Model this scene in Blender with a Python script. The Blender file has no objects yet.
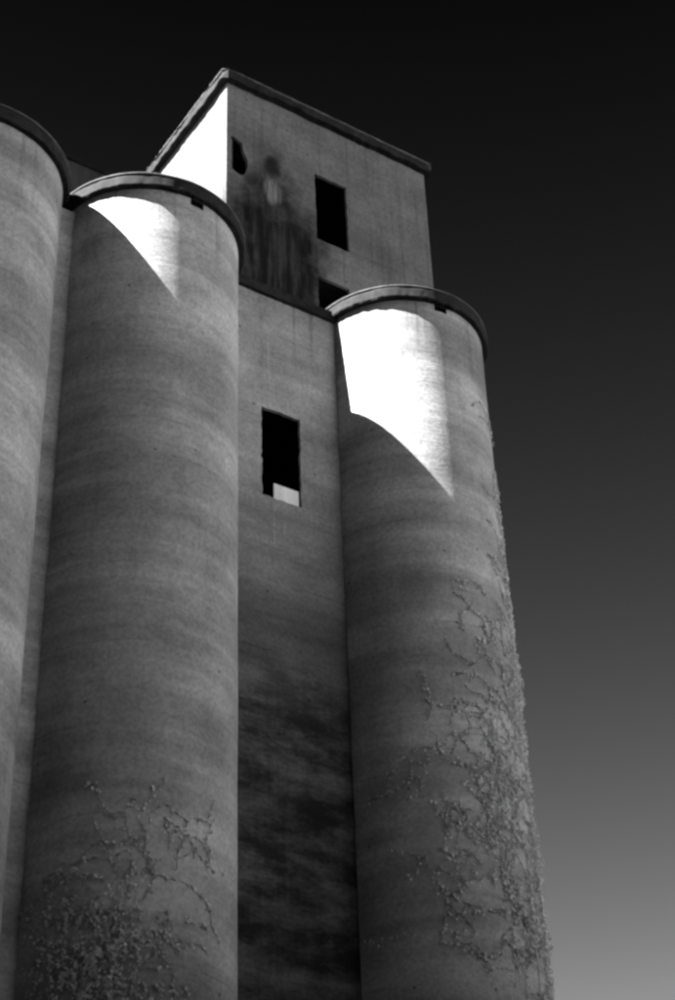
import bpy, bmesh, math, random
from mathutils import Vector, Matrix, noise
from mathutils.geometry import delaunay_2d_cdt

S = bpy.context.scene
R_ = math.radians
random.seed(7)

# ---------------------------------------------------------------- camera
cam_d = bpy.data.cameras.new('camera')
cam = bpy.data.objects.new('camera', cam_d)
S.collection.objects.link(cam)
yaw, pitch, roll = R_(34.4858), R_(35.6672), R_(-2.2805)
F = Vector((math.sin(yaw)*math.cos(pitch), math.cos(yaw)*math.cos(pitch), math.sin(pitch)))
Rt = Vector((math.cos(yaw), -math.sin(yaw), 0))
Up = Rt.cross(F)
R2 = math.cos(roll)*Rt + math.sin(roll)*Up
U2 = -math.sin(roll)*Rt + math.cos(roll)*Up
M = Matrix.Identity(4)
for i in range(3):
    M[i][0], M[i][1], M[i][2] = R2[i], U2[i], -F[i]
M.translation = (-18.448, -37.309, 1.6)
cam.matrix_world = M
cam_d.sensor_fit = 'VERTICAL'
cam_d.sensor_height = 36.0
cam_d.lens = 1734.5/1000*36
cam_d.clip_end = 8000
S.camera = cam

# ---------------------------------------------------------------- sky and sun (black-and-white film behind a red filter)
SUN_EL, SUN_AZ = R_(50.4), R_(173.5)
to_sun = Vector((math.cos(SUN_AZ)*math.cos(SUN_EL), math.sin(SUN_AZ)*math.cos(SUN_EL), math.sin(SUN_EL)))
world = bpy.data.worlds.new('World')
S.world = world
world.use_nodes = True
wn, wl = world.node_tree.nodes, world.node_tree.links
wn.clear()
sky = wn.new('ShaderNodeTexSky')
sky.sky_type = 'NISHITA'
sky.sun_disc = False
sky.sun_elevation = SUN_EL
sky.sun_rotation = math.atan2(to_sun.x, to_sun.y)
sky.altitude = 300
sky.air_density = 1.0
sky.dust_density = 0.2
sky.ozone_density = 1.0
sep = wn.new('ShaderNodeSeparateColor')
wl.new(sky.outputs[0], sep.inputs[0])
pw = wn.new('ShaderNodeMath'); pw.operation = 'POWER'
wl.new(sep.outputs[0], pw.inputs[0]); pw.inputs[1].default_value = 1.5
ml = wn.new('ShaderNodeMath'); ml.operation = 'MULTIPLY'
wl.new(pw.outputs[0], ml.inputs[0])
# the filter deepens the sky steadily from the horizon up
tco = wn.new('ShaderNodeTexCoord'); sxyz = wn.new('ShaderNodeSeparateXYZ')
wl.new(tco.outputs['Generated'], sxyz.inputs[0])
inv = wn.new('ShaderNodeMath'); inv.operation = 'SUBTRACT'; inv.inputs[0].default_value = 1.0; inv.use_clamp = True
wl.new(sxyz.outputs[2], inv.inputs[1])
dp = wn.new('ShaderNodeMath'); dp.operation = 'POWER'; dp.inputs[1].default_value = 3.0
wl.new(inv.outputs[0], dp.inputs[0])
dk = wn.new('ShaderNodeMath'); dk.operation = 'MULTIPLY'; dk.inputs[1].default_value = 0.58
wl.new(dp.outputs[0], dk.inputs[0])
wl.new(dk.outputs[0], ml.inputs[1])
bg = wn.new('ShaderNodeBackground'); bg.inputs[1].default_value = 0.10
wl.new(ml.outputs[0], bg.inputs[0])
wo = wn.new('ShaderNodeOutputWorld')
wl.new(bg.outputs[0], wo.inputs[0])

sun_d = bpy.data.lights.new('sun', 'SUN')
sun_d.energy = 5.0
sun_d.angle = R_(0.55)
sun_d.color = (1, 1, 1)
sun = bpy.data.objects.new('sun', sun_d)
S.collection.objects.link(sun)
sun.rotation_euler = to_sun.to_track_quat('Z', 'Y').to_euler()
sun.location = (-40, 5, 60)

S.view_settings.view_transform = 'Standard'
S.view_settings.look = 'None'
S.view_settings.gamma = 1
S.view_settings.exposure = 3.0
S.render.engine = 'CYCLES'
S.cycles.max_bounces = 4
S.cycles.diffuse_bounces = 3
S.cycles.filter_width = 2.8

# ---------------------------------------------------------------- helpers
COL = S.collection
def link(name, me, mat=None, parent=None, smooth=False):
    if hasattr(me, 'to_mesh'):
        bm = me; me = bpy.data.meshes.new(name); bm.to_mesh(me); bm.free()
    if mat: me.materials.append(mat)
    if smooth:
        me.polygons.foreach_set('use_smooth', [True]*len(me.polygons))
    o = bpy.data.objects.new(name, me)
    COL.objects.link(o)
    if parent is not None: o.parent = parent
    return o
def empty(name, label, cat, group=None, loc=(0, 0, 0)):
    o = bpy.data.objects.new(name, None); COL.objects.link(o); o.location = loc
    o['label'] = label; o['category'] = cat
    if group: o['group'] = group
    return o
def box(bm, a, b):
    vs = [bm.verts.new((x, y, z)) for x in (a[0], b[0]) for y in (a[1], b[1]) for z in (a[2], b[2])]
    for f in ((0,1,3,2),(4,6,7,5),(0,4,5,1),(2,3,7,6),(0,2,6,4),(1,5,7,3)):
        bm.faces.new([vs[i] for i in f])
def boxm(name, a, b, mat, parent=None):
    bm = bmesh.new(); box(bm, a, b); bmesh.ops.recalc_face_normals(bm, faces=bm.faces)
    return link(name, bm, mat, parent)

def in_poly(p, poly):
    c = False; n = len(poly)
    for i in range(n):
        a, b = poly[i], poly[i-1]
        if (a[1] > p[1]) != (b[1] > p[1]) and p[0] < (b[0]-a[0])*(p[1]-a[1])/(b[1]-a[1])+a[0]: c = not c
    return c
def rough_poly(pts, step, amp, seed):
    """closed outline with chipped concrete edges"""
    rnd = random.Random(seed); out = []
    for i, a in enumerate(pts):
        b = pts[(i+1) % len(pts)]
        d = Vector(b)-Vector(a); L = d.length; k = max(1, int(L/step)); nrm = Vector((-d.y, d.x))/L
        for j in range(k):
            t = j/k; q = Vector(a)+d*t
            e = amp*rnd.uniform(-1, 1)*(0.3 if j == 0 else 1)
            if rnd.random() < .12: e -= amp*1.5
            q += nrm*e
            out.append((q.x, q.y))
    return out
def wall_panel(name, outer, holes, place, thick, mat, parent):
    """thick wall in a plane with real openings; place(u, v, depth) -> xyz"""
    pts, edges = [], []
    for poly in [outer]+holes:
        s = len(pts); n = len(poly)
        pts += [Vector(q) for q in poly]
        edges += [(s+i, s+(i+1) % n) for i in range(n)]
    V, E, Fc, _, _, _ = delaunay_2d_cdt(pts, edges, [], 0, 1e-5)
    bm = bmesh.new()
    fr = [bm.verts.new(place(v.x, v.y, 0)) for v in V]
    bk = [bm.verts.new(place(v.x, v.y, thick)) for v in V]
    cnt = {}
    for f in Fc:
        c = (sum(V[i].x for i in f)/len(f), sum(V[i].y for i in f)/len(f))
        if not in_poly(c, outer) or any(in_poly(c, h) for h in holes): continue
        bm.faces.new([fr[i] for i in f]); bm.faces.new([bk[i] for i in reversed(f)])
        for i in range(len(f)):
            e = (f[i], f[(i+1) % len(f)])
            cnt[e] = 1
    for (a, b) in cnt:
        if (b, a) not in cnt:
            bm.faces.new([fr[b], fr[a], bk[a], bk[b]])
    bmesh.ops.delete(bm, geom=[v for v in bm.verts if not v.link_faces], context='VERTS')
    bmesh.ops.recalc_face_normals(bm, faces=bm.faces)
    return link(name, bm, mat, parent)

# ---------------------------------------------------------------- materials
def new_mat(name):
    m = bpy.data.materials.new(name); m.use_nodes = True
    n, l = m.node_tree.nodes, m.node_tree.links
    b = n['Principled BSDF']
    b.inputs['Specular IOR Level'].default_value = 0.15
    return m, n, l, b
class N:
    """small wrapper that chains math nodes"""
    def __init__(s, n, l): s.n, s.l = n, l
    def m(s, op, a, b=None, c=None, clamp=False):
        q = s.n.new('ShaderNodeMath'); q.operation = op; q.use_clamp = clamp
        for i, v in enumerate((a, b, c)):
            if v is None: continue
            if isinstance(v, (int, float)): q.inputs[i].default_value = v
            else: s.l.new(v, q.inputs[i])
        return q.outputs[0]
    def noise(s, vec, scale, detail=4, rough=.55, sc=(1, 1, 1), loc=(0, 0, 0), dist=0):
        mp = s.n.new('ShaderNodeMapping'); s.l.new(vec, mp.inputs[0])
        mp.inputs['Scale'].default_value = sc; mp.inputs['Location'].default_value = loc
        t = s.n.new('ShaderNodeTexNoise'); s.l.new(mp.outputs[0], t.inputs[0])
        t.inputs['Scale'].default_value = scale; t.inputs['Detail'].default_value = detail
        t.inputs['Roughness'].default_value = rough; t.inputs['Distortion'].default_value = dist
        return t.outputs[0]
    def smooth(s, v, lo, hi, a=0., b=1.):
        q = s.n.new('ShaderNodeMapRange'); q.interpolation_type = 'SMOOTHSTEP'
        s.l.new(v, q.inputs[0])
        for i, x in enumerate((lo, hi, a, b)): q.inputs[i+1].default_value = x
        return q.outputs[0]
    def grey(s, v):
        c = s.n.new('ShaderNodeCombineColor')
        for i in range(3): s.l.new(v, c.inputs[i])
        return c.outputs[0]

def concrete(name, base=.36, band=.35, stain=.5, streak=.25, seed=0., extra=None):
    m, n, l, b = new_mat(name)
    w = N(n, l)
    tc = n.new('ShaderNodeTexCoord')
    P = tc.outputs['Object']
    # pour lifts: bands along z, slightly wavy
    bn = w.noise(P, 1.0, 3, .6, (.07, .07, .55), (seed, seed*1.7, seed*3.1))
    bn2 = w.noise(P, 1.0, 2, .5, (.15, .15, 3.2), (seed+5, seed, seed*2))
    mot = w.noise(P, .55, 5, .6, (1, 1, 1), (seed*2, 1, 3))
    fine = w.noise(P, 9.0, 4, .65, (1, 1, 1), (0, seed, 0))
    st = w.noise(P, .42, 6, .65, (1, 1, .55), (seed*4, seed, 9), .4)
    vs = w.noise(P, 1.0, 4, .6, (2.6, 2.6, .12), (seed, 2, 0))
    v = w.smooth(bn, .30, .70, 1-band, 1+band*.55)
    v = w.m('MULTIPLY', v, w.smooth(bn2, .3, .7, 1-band*.28, 1+band*.25))
    v = w.m('MULTIPLY', v, w.smooth(mot, .3, .7, .82, 1.16))
    v = w.m('MULTIPLY', v, w.smooth(fine, .28, .72, .78, 1.18))
    v = w.m('MULTIPLY', v, w.smooth(vs, .55, .78, 1, 1-streak))
    v = w.m('MULTIPLY', v, w.smooth(st, .56, .74, 1, 1-stain))
    # pour lines between lifts, here crisp, there worn away
    sz = n.new('ShaderNodeSeparateXYZ'); l.new(P, sz.inputs[0])
    wob = w.m('ADD', sz.outputs[2], w.m('MULTIPLY', w.noise(P, .8, 3, .6, (1, 1, 1), (seed, 4, 4)), .22))
    fr = w.m('ABSOLUTE', w.m('SUBTRACT', w.m('FRACT', w.m('DIVIDE', wob, 1.22)), .5))
    msk = w.smooth(w.noise(P, .5, 3, .6, (1, 1, 2.2), (9, seed, 2)), .45, .62)
    v = w.m('MULTIPLY', v, w.m('SUBTRACT', 1., w.m('MULTIPLY', w.smooth(fr, .03, .0, 0, .30), msk)))
    # sparse pits and rust-dark specks
    vo = n.new('ShaderNodeTexVoronoi'); l.new(P, vo.inputs[0]); vo.inputs['Scale'].default_value = 1.1
    v = w.m('MULTIPLY', v, w.m('SUBTRACT', 1., w.m('MULTIPLY', w.smooth(vo.outputs['Distance'], .075, .04), .55)))
    # drips running down from the rim
    dr = w.noise(P, 1.0, 3, .6, (4.5, 4.5, .09), (seed*3, 5, 0))
    v = w.m('MULTIPLY', v, w.m('SUBTRACT', 1., w.m('MULTIPLY', w.smooth(dr, .56, .72, 0, .35), w.smooth(sz.outputs[2], 37.5, 41.2))))
    v = w.m('MULTIPLY', v, base)
    if extra: v = extra(w, P, v)
    v = w.m('MINIMUM', v, .62)
    l.new(w.grey(v), b.inputs['Base Color'])
    b.inputs['Roughness'].default_value = .9
    # relief: board grain, pits, lift lines
    grain = w.noise(P, 1.0, 3, .6, (1.2, 1.2, 16), (seed, 0, 0))
    pit = w.noise(P, 22.0, 3, .6)
    h = w.m('ADD', w.m('MULTIPLY', grain, .55), w.m('MULTIPLY', pit, .45))
    h = w.m('ADD', h, w.m('MULTIPLY', fine, .6))
    bp = n.new('ShaderNodeBump'); bp.inputs['Strength'].default_value = .35; bp.inputs['Distance'].default_value = .03
    l.new(h, bp.inputs['Height']); l.new(bp.outputs[0], b.inputs['Normal'])
    return m

def plain(name, base, var=.3, rough=.85, scale=4., streaky=False, spec=.15):
    m, n, l, b = new_mat(name); w = N(n, l)
    P = n.new('ShaderNodeTexCoord').outputs['Object']
    a = w.noise(P, scale, 5, .65, (1, 1, .2) if streaky else (1, 1, 1))
    c = w.noise(P, scale*7, 3, .6)
    v = w.m('MULTIPLY', w.smooth(a, .3, .7, 1-var, 1+var), w.smooth(c, .3, .7, 1-var*.5, 1+var*.5))
    l.new(w.grey(w.m('MULTIPLY', v, base)), b.inputs['Base Color'])
    b.inputs['Roughness'].default_value = rough
    b.inputs['Specular IOR Level'].default_value = spec
    bp = n.new('ShaderNodeBump'); bp.inputs['Strength'].default_value = .4; bp.inputs['Distance'].default_value = .02
    l.new(c, bp.inputs['Height']); l.new(bp.outputs[0], b.inputs['Normal'])
    return m

# headhouse soot: one dark spot with pale drips, and a broad sooty stain low on the left half of the front
def head_extra(w, P, v):
    sp = w.n.new('ShaderNodeSeparateXYZ'); w.l.new(P, sp.inputs[0])
    X, Y, Z = sp.outputs
    nz = w.noise(P, .9, 5, .65); nz2 = w.noise(P, 1.0, 4, .6, (3.0, 1, .35))
    front = w.smooth(Y, .35, .30)
    def g(cx, cz, rx, rz, k, amp=1.):
        a = w.m('DIVIDE', w.m('SUBTRACT', X, cx), rx); c = w.m('DIVIDE', w.m('SUBTRACT', Z, cz), rz)
        r = w.m('ADD', w.m('MULTIPLY', a, a), w.m('MULTIPLY', c, c))
        r = w.m('ADD', r, w.m('MULTIPLY', w.m('SUBTRACT', nz, .5), amp))
        return w.m('MULTIPLY', w.smooth(r, 1.25, .15, 0, k), front)
    soot = w.m('MULTIPLY', g(4.9, 43.2, 2.9, 5.0, .97, 1.6), w.smooth(nz2, .3, .6, .75, 1.))
    spot = g(4.95, 48.2, .42, .62, .85, 1.2)
    halo = g(4.85, 47.3, 1.1, 2.0, .45, 1.8)
    for k in (soot, halo, spot):
        v = w.m('MULTIPLY', v, w.m('SUBTRACT', 1., k))
    drip = w.m('MULTIPLY', g(4.95, 46.9, .42, .75, 1., .8), w.smooth(nz2, .42, .62))
    v = w.m('ADD', v, w.m('MULTIPLY', drip, .16))
    return v
# tower wall: dark blotchy growth and water marks, deepened downward to paint the recess's shade, and two pale rust-free drip lines
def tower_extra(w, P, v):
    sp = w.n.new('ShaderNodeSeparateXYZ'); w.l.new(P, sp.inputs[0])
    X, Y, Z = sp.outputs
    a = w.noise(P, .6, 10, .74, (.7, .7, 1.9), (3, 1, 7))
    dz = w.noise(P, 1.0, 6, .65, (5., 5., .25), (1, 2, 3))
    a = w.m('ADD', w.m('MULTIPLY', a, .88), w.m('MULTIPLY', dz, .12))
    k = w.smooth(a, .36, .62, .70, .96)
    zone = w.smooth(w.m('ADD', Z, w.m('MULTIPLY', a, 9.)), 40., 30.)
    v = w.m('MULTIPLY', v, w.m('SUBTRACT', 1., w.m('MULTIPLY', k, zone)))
    def line(x0, wd, z0, z1, amt):
        d = w.m('ABSOLUTE', w.m('SUBTRACT', X, x0))
        q = w.m('MULTIPLY', w.smooth(d, wd, 0), w.m('MULTIPLY', w.smooth(Z, z0, z0+.8), w.smooth(Z, z1, z1-.8)))
        return w.m('MULTIPLY', q, amt)
    v = w.m('ADD', v, line(4.33, .035, 37.6, 39.6, .10))
    v = w.m('ADD', v, line(4.47, .03, 30.6, 32.6, .10))
    v = w.m('ADD', v, line(4.85, .03, 31.3, 32.6, .07))
    return v

M_silo = [concrete('silo_concrete_%d' % i, .37, .36, .28, .14, seed=3.3*i+1.7) for i in range(3)]
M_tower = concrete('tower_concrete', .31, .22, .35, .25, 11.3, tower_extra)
M_head = concrete('headhouse_concrete', .15, .14, .30, .25, 17.9, head_extra)
M_tar = plain('tarred_edge', .016, .5, .8, 2.5)
M_lip = plain('worn_metal_flashing', .16, .3, .7, 3)
M_deck = plain('roof_gravel', .12, .3)
M_dark = plain('dark_interior', .03, .3)  # dark grey for rooms and vent pockets
M_iron = plain('dark_corrugated_iron', .025, .4, .7, 2, True)
M_board = plain('weathered_white_board', .75, .12, .7, 3, True)
M_leaf = plain('ivy_leaf', .62, .45, .6, 6)
n_, l_ = M_leaf.node_tree.nodes, M_leaf.node_tree.links
tr = n_.new('ShaderNodeBsdfTranslucent'); mx = n_.new('ShaderNodeMixShader'); mx.inputs[0].default_value = .45
l_.new(n_['Principled BSDF'].inputs['Base Color'].links[0].from_socket, tr.inputs[0])
l_.new(n_['Principled BSDF'].outputs[0], mx.inputs[1]); l_.new(tr.outputs[0], mx.inputs[2])
l_.new(mx.outputs[0], n_['Material Output'].inputs[0])
M_vine = plain('ivy_stem', .30, .3)
M_ground = plain('dark_cinder_ground', .03, .35, .95, .25)

# ---------------------------------------------------------------- ground
bm = bmesh.new()
q = 3000
vs = [bm.verts.new(c) for c in ((-q, -q, 0), (q, -q, 0), (q, q, 0), (-q, q, 0))]
bm.faces.new(vs)
g = link('ground', bm, M_ground); g['kind'] = 'structure'

# unseen hills added for light: pale one bounces sun, dark ones block low sky
M_bounce = plain('bounce_hill_pale', .40, .25, .95, .05)
M_hill_dark = plain('blocker_hill_dark', .018, .4, .95, .08)
def hill(name, a0, a1, hmax, mat, seed):
    bm = bmesh.new(); na = max(8, int(abs(a1-a0)/2.5)); rows = []
    prof = [(230, -.5), (270, .10), (310, .34), (350, .62), (390, .85), (430, 1.), (520, .95), (700, .5), (1000, -.02)]
    for i in range(na+1):
        a = R_(a0+(a1-a0)*i/na)
        edge = min(1, i/3, (na-i)/3)*.25+.75
        hh = hmax*edge*(1+.16*noise.noise((math.cos(a)*2.3, math.sin(a)*2.3, seed)))
        rows.append([bm.verts.new((r*math.cos(a)*(1+.03*math.sin(a*7)), r*math.sin(a), hh*t if t > 0 else -1)) for r, t in prof])
    for p, q_ in zip(rows, rows[1:]):
        for k in range(len(prof)-1): bm.faces.new((p[k], p[k+1], q_[k+1], q_[k]))
    bmesh.ops.recalc_face_normals(bm, faces=bm.faces)
    o = link(name, bm, mat, None, True); o['kind'] = 'structure'
hill('bounce_hill', -75, -23, 200, M_bounce, 1)
hill('blocker_hill', -24, 85, 92, M_hill_dark, 2)
hill('blocker_hill', 84, 180, 120, M_hill_dark, 3)
hill('blocker_hill', 179, 286, 145, M_hill_dark, 4)

# ---------------------------------------------------------------- silos
H, RAD, OV, TH = 41.788, 3.0, .205, .51
def lathe(profile, seg, a0=0, a1=2*math.pi):
    bm = bmesh.new(); full = abs(a1-a0-2*math.pi) < 1e-6
    n = seg if full else seg+1
    rings = [[bm.verts.new((r*math.cos(a0+(a1-a0)*i/seg), r*math.sin(a0+(a1-a0)*i/seg), z)) for i in range(n)] for r, z in profile]
    for a, b in zip(rings, rings[1:]):
        for i in range(seg):
            j = (i+1) % n
            bm.faces.new((a[i], a[j], b[j], b[i]))
    return bm
def make_silo(c, label, mat, seed, vent):
    root = empty('grain_silo', label, 'silo', loc=(c[0], c[1], 0))
    rnd = random.Random(seed)
    # shaft: slip-formed lifts about 1.2 m high, each a few mm in or out of the last
    seg = 144
    zs, z = [-.3], 0
    top = H-TH+.02
    vz0, vz1 = (vent[2], vent[3]) if vent else (0, 0)
    rows = []   # (z, radius)
    off = 0
    while z < vz0-.7 if vent else z < top-1.3:
        nxt = z+rnd.uniform(.95, 1.35)
        off = rnd.uniform(-.0015, .0015)
        rows += [(z, off-.001), (z+.035, off), (nxt-.012, off)]
        z = nxt
    if vent: rows += [(vz0, off), (vz1, off)]
    rows.append((top, off))
    rows[0] = (-.3, 0)
    angs = [2*math.pi*i/seg for i in range(seg)]
    if vent:
        va0, va1 = R_(vent[0]) % (2*math.pi), R_(vent[1]) % (2*math.pi)
        angs = sorted([a for a in angs if not (va0-.02 < a < va1+.02)]+[va0, (va0+va1)/2, va1])
    bm = bmesh.new(); grid = []
    for z_, o_ in rows:
        ring = []
        for a in angs:
            x, y = math.cos(a), math.sin(a)
            r = RAD+o_+.012*noise.noise((x*1.4+seed, y*1.4, z_*.35))
            ring.append(bm.verts.new((r*x, r*y, z_)))
        grid.append(ring)
    n = len(angs)
    for k in range(len(rows)-1):
        for i in range(n):
            j = (i+1) % n
            if vent and abs(rows[k][0]-vz0) < 1e-6 and angs[i] >= va0-1e-6 and angs[j] <= va1+1e-6 and j: continue
            bm.faces.new((grid[k][i], grid[k][j], grid[k+1][j], grid[k+1][i]))
    sh = link('shaft', bm, mat, root, True)
    sh.data.normals_split_custom_set_from_vertices([Vector((v.co.x, v.co.y, 0)).normalized() for v in sh.data.vertices])
    # tarred rim with a chipped, uneven lower edge and a worn pale lip on top
    ns = 300
    bm = bmesh.new(); rings = []
    for r, zz, am in ((RAD-.05, H-TH, .0), (RAD+OV-.03, H-TH, .045), (RAD+OV, H-TH+.05, .028), (RAD+OV+.005, H-.16, .02), (RAD+OV-.02, H-.07, .02), (RAD+OV-.02, H-.045, .005)):
        ring = []
        for i in range(ns):
            a = 2*math.pi*i/ns; x, y = math.cos(a), math.sin(a)
            e = noise.noise((x*6+seed, y*6, zz))+.7*noise.noise((x*17, y*17+seed, zz))
            ring.append(bm.verts.new(((r+am*e)*x, (r+am*e)*y, zz+am*1.1*(noise.noise((x*9, y*9, zz+seed))+.8*noise.noise((x*31, y*31, zz+seed))))))
        rings.append(ring)
    for a, b in zip(rings, rings[1:]):
        for i in range(ns):
            j = (i+1) % ns; bm.faces.new((a[i], a[j], b[j], b[i]))
    rim = link('rim', bm, M_tar, root)
    lp = lathe([(RAD+OV-.05, H-.045), (RAD+OV+.030, H-.034), (RAD+OV+.030, H-.008), (RAD+OV-.08, H)], ns)
    for v in lp.verts:
        v.co.z += .012*noise.noise(v.co*1.3); 
        k = 1+.006*noise.noise(v.co*.9); v.co.x *= k; v.co.y *= k
    link('lip', lp, M_lip, rim)
    bm = lathe([(RAD+OV-.07, H-.01), (1.5, H+.10), (.02, H+.16)], 64)
    link('roof_deck', bm, M_deck, root)
    if vent:   # real pocket behind the opening
        bm = bmesh.new()
        def ring(r): return [bm.verts.new((r*math.cos(a), r*math.sin(a), zz)) for a, zz in ((va0, vz0), (va1, vz0), (va1, vz1), (va0, vz1))]
        A, B = ring(RAD+.004), ring(RAD-.55)
        for i in range(4):
            j = (i+1) % 4; bm.faces.new((A[i], A[j], B[j], B[i]))
        bm.faces.new(B)
        link('vent_opening', bm, M_dark, root)
    return root
silo_a = make_silo((0, 0), 'concrete silo with a small curved triangle of sun below its rim', M_silo[0], 3, (-90.5, -81.2, 41.02, 41.27))
silo_b = make_silo((9.947, 0), 'concrete silo with a large bright sunlit panel below its rim and vines', M_silo[1], 8, (-99.5, -90.5, 41.02, 41.27))
silo_c = make_silo((-6.236, .188), 'fully shaded end silo without any sunlit patch, joined to its neighbour by a narrow wall', M_silo[2], 14, None)
for s in (silo_a, silo_b, silo_c): s['group'] = 'concrete grain silos in a row'

# short connecting wall between the two left silos
bm = bmesh.new(); box(bm, (-3.9, -.74, -.2), (-2.4, -.35, H-TH-.2))
w_ = link('connecting_wall', bm, M_silo[2])
w_['label'] = 'narrow concrete strip of wall closing the gap between two touching silos'; w_['category'] = 'wall'

# ---------------------------------------------------------------- tower and headhouse
WY, HY = -.500, .060
HX0, HX1, HZ0, HZ1 = 3.021, 11.937, 41.05, 51.64
tower = empty('headhouse_tower', 'tall concrete elevator tower with flat-roofed headhouse and empty black window openings', 'tower', loc=(0, 0, 0))
win = rough_poly([(4.05, 32.86), (5.475, 32.86), (5.475, 36.31), (4.05, 36.31)], .16, .02, 5)
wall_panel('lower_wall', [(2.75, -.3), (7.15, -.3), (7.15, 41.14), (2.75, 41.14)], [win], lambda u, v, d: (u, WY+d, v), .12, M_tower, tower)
# room behind the lower opening
bm = bmesh.new(); box(bm, (2.70, WY+.10, 31.9), (7.2, 6.5, 38.5))
rm = link('room', bm, M_dark, tower)
bm = bmesh.new(); bm.from_mesh(rm.data)
bm.faces.ensure_lookup_table()
bmesh.ops.delete(bm, geom=[f for f in bm.faces if abs(f.calc_center_median().y-(WY+.10)) < .01], context='FACES')
bm.to_mesh(rm.data); bm.free()
# dark ledge over the lower wall
def ragged_beam(name, x0, x1, y0, y1, z0, z1, mat, parent, amp=.03, seed=1, step=.12):
    """beam along x with a ragged lower front edge"""
    bm = bmesh.new(); n = int((x1-x0)/step); secs = []
    for i in range(n+1):
        x = x0+(x1-x0)*i/n
        e = noise.noise((x*1.6, seed, 0))+.8*noise.noise((x*5.5, seed, 3))
        e2 = noise.noise((x*2.2, seed, 9))
        secs.append([bm.verts.new(c) for c in ((x, y1, z0), (x, y0+amp*.5*e2, z0+amp*e), (x, y0+amp*.4*e, z1+amp*.3*e2), (x, y1, z1))])
    for a, b in zip(secs, secs[1:]):
        for i in range(4):
            j = (i+1) % 4; bm.faces.new((a[i], b[i], b[j], a[j]))
    bm.faces.new(secs[0]); bm.faces.new(list(reversed(secs[-1])))
    bmesh.ops.recalc_face_normals(bm, faces=bm.faces)
    return link(name, bm, mat, parent)
ragged_beam('ledge', 2.6, 7.3, WY-.16, HY+.02, 41.12, 41.49, M_tar, tower, .035, 4)
# headhouse front: broken hole, two tall openings
hole = [(3.20, 47.2), (3.42, 47.12), (3.66, 47.05), (3.82, 47.25), (3.9, 47.6), (3.88, 48.0), (3.72, 48.35), (3.66, 48.72), (3.5, 48.78), (3.38, 48.88), (3.2, 48.86)]
hole = rough_poly(hole, .1, .015, 3)
w1 = rough_poly([(6.78, 45.55), (8.17, 45.55), (8.17, 48.86), (6.78, 48.86)], .2, .015, 6)
w2 = rough_poly([(6.77, 41.5), (8.09, 41.5), (8.09, 43.71), (6.77, 43.71)], .2, .015, 7)
wall_panel('front_wall', [(HX0, HZ0), (HX1, HZ0), (HX1, HZ1), (HX0, HZ1)], [hole, w1, w2], lambda u, v, d: (u, HY+d, v), .12, M_head, tower)
boxm('side_wall', (HX0, HY+.122, HZ0), (HX0+.3, 8.6, HZ1), M_head, tower)
boxm('side_wall', (HX1-.3, HY+.122, HZ0), (HX1, 8.6, HZ1), M_head, tower)
boxm('back_wall', (HX0+.302, 8.3, HZ0), (HX1-.302, 8.6, HZ1), M_head, tower)
boxm('floor_slab', (HX0+.302, HY+.122, HZ0), (HX1-.302, 8.298, HZ0+.3), M_dark, tower)
boxm('floor_slab', (HX0+.302, HY+.122, 44.3), (HX1-.302, 8.298, 44.6), M_dark, tower)
# partition inside keeps the rooms dark
boxm('partition', (HX0+.302, 3.2, HZ0+.302), (HX1-.302, 3.35, HZ1), M_dark, tower)
# hidden tower body below, behind the silos
boxm('body', (HX0-.2, 6.6, -.3), (HX1, 8.598, HZ0-.002), M_tower, tower)
boxm('body', (HX0-.4, WY+.322, -.3), (HX0-.33, 6.598, HZ0-.002), M_tower, tower)
boxm('body', (HX1-.3, WY+.322, -.3), (HX1, 6.598, HZ0-.002), M_tower, tower)

# roof: overhanging slab with tarred, ragged fascia and thin pale metal edge on top
def roof_ring(name, ox, z0, z1, mat, parent, amp, seed, inner=.6, step=.1):
    """ring beam round the headhouse top following the eaves, uneven outer face"""
    x0, x1, y0, y1 = HX0-ox, HX1+ox, HY-ox, 8.6+ox
    path = []
    c = .16
    for a, b in (((x0+c, y0), (x1-c, y0)), ((x1, y0+c), (x1, y1-c)), ((x1-c, y1), (x0+c, y1)), ((x0, y1-c), (x0, y0+c))):
        d = Vector(b)-Vector(a); k = int(d.length/step)
        for i in range(k+1): path.append(Vector(a)+d*(i/k))
    ctr = Vector(((x0+x1)/2, (y0+y1)/2))
    bm = bmesh.new(); secs = []
    for i, q in enumerate(path):
        t = (path[(i+1) % len(path)]-path[i-1]).normalized(); nr = Vector((-t.y, t.x))   # inward
        e = noise.noise((q.x*1.3+seed, q.y*1.3, 0))+.8*noise.noise((q.x*5, q.y*5+seed, 2))
        e2 = noise.noise((q.x*2.5, q.y*2.5, seed))
        inn = q+nr*inner
        o1 = q+nr*amp*.6*e2; o2 = q+nr*amp*.6*e
        secs.append([bm.verts.new(v) for v in ((inn.x, inn.y, z0), (o1.x, o1.y, z0+amp*e), (o2.x, o2.y, z1+amp*.35*e2), (inn.x, inn.y, z1))])
    n = len(secs)
    for i in range(n):
        a, b = secs[i], secs[(i+1) % n]
        for k in range(4):
            j = (k+1) % 4; bm.faces.new((a[k], b[k], b[j], a[j]))
    bmesh.ops.recalc_face_normals(bm, faces=bm.faces)
    return link(name, bm, mat, parent)
roof = boxm('roof', (HX0+.02, HY+.02, HZ1+.004), (HX1-.02, 8.58, HZ1+.36), M_deck, tower)
roof_ring('fascia', .26, HZ1-.02, HZ1+.33, M_tar, roof, .085, 2)
roof_ring('flashing', .30, HZ1+.345, HZ1+.375, M_lip, roof, .022, 5)
# pale board left standing in the lower opening
bd = boxm('board', (4.49, WY+.03, 32.84), (5.39, WY+.07, 33.45), M_board)
bd['label'] = 'pale board standing in the foot of the black lower window opening'; bd['category'] = 'board'
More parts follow.
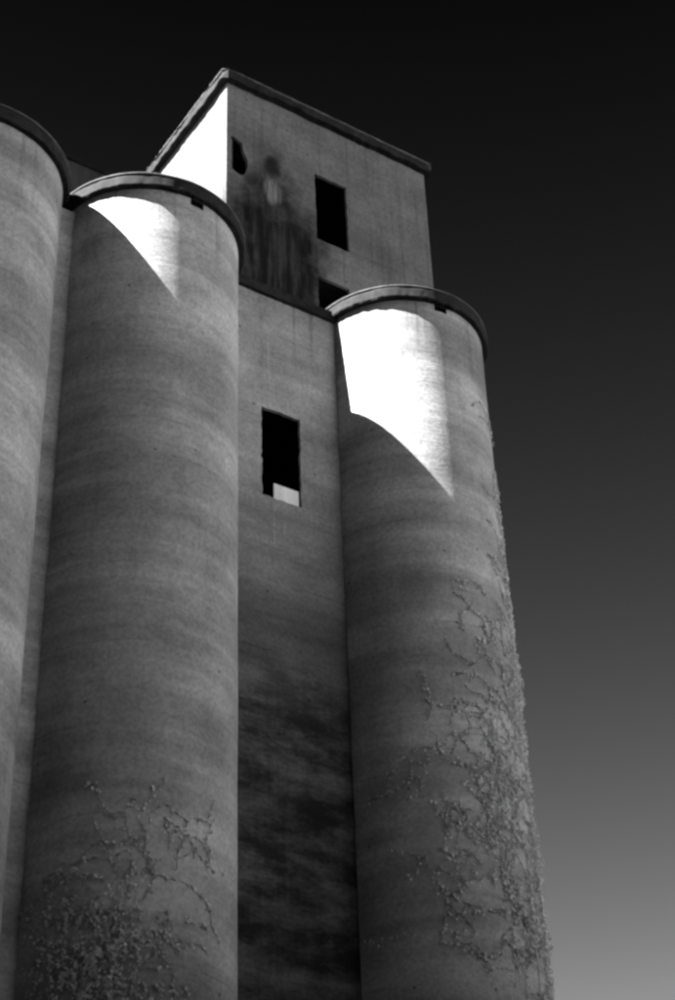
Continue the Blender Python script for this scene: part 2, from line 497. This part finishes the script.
# conveyor gallery on the silo tops, behind the rims
gal = empty('conveyor_gallery', 'low dark gallery roof showing behind the rims of the two touching silos', 'gallery')
boxm('body', (-11, 2.0, H-.2), (HX0-.01, 5.2, 46.4), M_iron, gal)
bm = bmesh.new()
n = 90
for i in range(n):   # corrugated roof sheet
    xa, xb = -11.2+14.2*i/n, -11.2+14.2*(i+1)/n
    za, zb = .02*(i % 2), .02*((i+1) % 2)
    for y0, h0, y1, h1 in ((1.8, 46.42, 3.6, 47.1), (3.6, 47.1, 5.4, 46.42)):
        bm.faces.new([bm.verts.new(c) for c in ((xa, y0, h0+za), (xb, y0, h0+zb), (xb, y1, h1+zb), (xa, y1, h1+za))])
link('roof', bm, M_iron, gal)

# ---------------------------------------------------------------- unseen brick blocks added to cut light on the elevator
M_brick = plain('blocker_brick', .035, .35, .9, 1.2)
M_pane = plain('blocker_glass', .03, .2, .3, 1.)
def blocker(label, x0, x1, y0, y1, top, face):
    """added brick block; its yard wall (face 'x' = east side, 'y' = north side) has real window openings"""
    root = empty('shade_block', label, 'light block', 'unseen blocks added for shade', (0, 0, 0))
    u0, u1 = (y0, y1) if face == 'x' else (x0, x1)
    nu = int((u1-u0-2)/4.4); nk = int((top-3)/5.6)
    holes = [[(u0+2.2+4.4*i+a, 2.5+5.6*k+b) for a, b in ((0, 0), (2, 0), (2, 2.9), (0, 2.9))] for i in range(nu) for k in range(nk)]
    pl = (lambda u, v, d: (x1-d, u, v)) if face == 'x' else (lambda u, v, d: (u, y1-d, v))
    wall_panel('wall', [(u0, -.3), (u1, -.3), (u1, top), (u0, top)], holes, pl, .4, M_brick, root)
    bm = bmesh.new()
    box(bm, (-.02, 0, 0) if face == 'x' else (0, -.02, 0), (.02, 2.0, 2.9) if face == 'x' else (2.0, .02, 2.9))
    me = bpy.data.meshes.new('pane'); bm.to_mesh(me); bm.free(); me.materials.append(M_pane)
    for h in holes:
        o = link('pane', me, None, root); o.location = pl(h[0][0], h[0][1], .25)
    e = .402
    if face == 'x': rest = (((x0, y0), (x1-e, y0+.4)), ((x0, y1-.4), (x1-e, y1)), ((x0, y0+e), (x0+.4, y1-e)))
    else: rest = (((x0, y0), (x0+.4, y1-e)), ((x1-.4, y0), (x1, y1-e)), ((x0+e, y0), (x1-e, y0+.4)))
    for a, b in rest: boxm('wall', (a[0], a[1], -.3), (b[0], b[1], top), M_brick, root)
    boxm('roof', (x0-.3, y0-.3, top+.003), (x1+.3, y1+.3, top+.5), M_tar, root)
blocker('added tall brick mill with rows of windows standing west of the silo row', -42., -20.6, -36., -14.1, 55., 'x')
blocker('added tallest brick mill across the yard from the silos', -42., -9., -64., -42., 55., 'y')
blocker('added lower brick mill wing across the yard from the silos', -8.9, 3., -62., -43., 44., 'y')
blocker('added broad brick light block beyond the vine-covered silo', 8., 46., -46., -22., 21.5, 'y')
blocker('added narrow brick shade block beside the mill closest to the end silo', -30., -13., -14., -6.2, 40.5, 'x')

# ---------------------------------------------------------------- ivy
def ivy(name, label, silo_c, blobs, n_leaf, vines, seed, size=(.05, .11)):
    root = empty(name, label, 'ivy', 'vines climbing the silos', (silo_c[0], silo_c[1], 0))
    rnd = random.Random(seed)
    verts, faces = [], []
    def leaf(a, z, lift, s):
        r = RAD+lift
        c = Vector((r*math.cos(a), r*math.sin(a), z))
        out = Vector((math.cos(a), math.sin(a), 0)); tan = Vector((-math.sin(a), math.cos(a), 0))
        nrm = (out+Vector((rnd.gauss(0, .45), rnd.gauss(0, .45), rnd.gauss(.05, .35)))).normalized()
        u = (tan*rnd.uniform(-1, 1)+Vector((0, 0, -1))).normalized()
        u = (u-nrm*u.dot(nrm)).normalized(); v = nrm.cross(u)
        i = len(verts)
        # five-pointed ivy outline folded along the midrib
        for pu, pv, pn in ((-.5, 0, 0), (-.25, .55, .12), (.15, .38, .1), (.75, 0, -.1), (.15, -.38, .1), (-.25, -.55, .12)):
            verts.append(c+u*pu*s+v*pv*s+nrm*pn*s)
        faces.append((i, i+1, i+2, i+3)); faces.append((i, i+3, i+4, i+5))
    # stems first: leaves gather round them
    bm = bmesh.new(); pts_all = []
    for (a0, z0, z1, drift, wob) in vines:
        z = z0; a = R_(a0); prev = None; ph = rnd.uniform(0, 50)
        up = 1 if z1 > z0 else -1
        while (z1-z)*up > 0:
            t = abs((z-z0)/(z1-z0))
            aa = a+R_(drift)*t+wob*noise.noise((ph, z*.5, 0))
            rr = RAD+.03
            pr = .010*(1-t)+.004
            ring = [bm.verts.new((rr*math.cos(aa)-math.sin(aa)*dx+math.cos(aa)*dy, rr*math.sin(aa)+math.cos(aa)*dx+math.sin(aa)*dy, z)) for dx, dy in ((-pr, -pr), (pr, -pr), (pr, pr), (-pr, pr))]
            if prev:
                for i in range(4): bm.faces.new((prev[i], prev[(i+1) % 4], ring[(i+1) % 4], ring[i]))
            prev = ring; pts_all.append((aa, z, t)); z += .25*up
    link('stem', bm, M_vine, root)
    for (aa, z, t) in pts_all:
        for _ in range(rnd.randint(0, 5)):
            leaf(aa+rnd.gauss(0, .05), z+rnd.gauss(0, .15), rnd.uniform(.02, .10), rnd.uniform(*size))
    # runners: short wandering twigs that carry the leaves, gathered in patches
    tot = sum(b[5] for b in blobs)
    tv, tf = [], []
    def trunc():
        while True:
            g_ = rnd.gauss(0, .5)
            if abs(g_) < 1.15: return g_
    for (a0, z0, ra, rz, lift, wgt) in blobs:
        k = int(n_leaf*wgt/tot); made = 0; tries = 0
        while made < k and tries < 4000:
            tries += 1
            a, z = R_(a0)+R_(ra)*trunc(), z0+rz*trunc()
            d = noise.noise((a*4.2+seed, z*.75, 1.))+.6*noise.noise((a*11, z*2.2, seed))
            if d < rnd.uniform(-.7, .3) or z < .2: continue
            h = rnd.gauss(math.pi/2, 1.1); L = rnd.uniform(.4, 2.0); prog = 0; prev = None
            while prog < L:
                h += rnd.gauss(0, .28)+.04*math.sin(prog*5)
                st_ = .07
                a += st_*math.cos(h)/RAD; z += st_*math.sin(h); prog += st_
                if z < .1: break
                rr = RAD+.016; pr = .006
                ring = []
                for dx, dz in ((-pr, -pr), (pr, pr)):
                    ring.append(len(tv)); tv.append((rr*math.cos(a)-math.sin(a)*dx, rr*math.sin(a)+math.cos(a)*dx, z+dz))
                ring.append(len(tv)); tv.append(((rr+.012)*math.cos(a), (rr+.012)*math.sin(a), z))
                if prev:
                    for q0, q1 in ((0, 1), (1, 2), (2, 0)): tf.append((prev[q0], prev[q1], ring[q1], ring[q0]))
                prev = ring
                if rnd.random() < .8:
                    leaf(a+rnd.gauss(0, .016), z+rnd.gauss(0, .05), .02+lift*max(0, d+.3)*rnd.random(), rnd.uniform(*size)); made += 1
    tm = bpy.data.meshes.new('twigs'); tm.from_pydata(tv, [], tf)
    o = link('twigs', tm, M_vine, root); o['kind'] = 'stuff'
    me = bpy.data.meshes.new('foliage'); me.from_pydata([tuple(v) for v in verts], [], faces)
    o = link('foliage', me, M_leaf, root); o['kind'] = 'stuff'
    return root
ivy('climbing_ivy', 'leafy vine spreading thickly up the outer side of the sunlit-panel silo', (9.947, 0),
    [(-33, 20, 20, 6, .20, 3.4), (-32, 27, 18, 8, .16, 4), (-45, 31, 12, 6, .10, 1.2), (-70, 23.5, 38, 5.5, .06, 3.4), (-100, 22, 40, 4, .04, 1.6), (-60, 18, 30, 3, .06, 1.0), (-62, 27, 22, 4, .05, .8), (-50, 8, 45, 7, .2, 4)],
    10500, [(-30, 0, 34, -22, .25), (-45, 0, 31, 8, .3), (-60, 0, 27, -30, .35), (-52, 0, 25, -20, .3), (-20, 0, 33, -12, .2), ], 21)
ivy('climbing_ivy', 'sparse pale vine on the foot of the silo with the small sunlit triangle', (0, 0),
    [(-128, 16.2, 14, 1.5, .14, 2.6), (-116, 15.9, 20, 1.5, .1, 1.4), (-133, 17.6, 9, 1.4, .1, .6), (-92, 19.2, 40, 1.1, .03, .45), (-112, 19.4, 22, 1., .03, .3), (-100, 17.8, 26, 1.2, .04, .35), (-120, 9, 40, 8, .2, 4)],
    3000, [(-135, 0, 18.5, 10, .25), (-125, 0, 18, 15, .3)], 33)
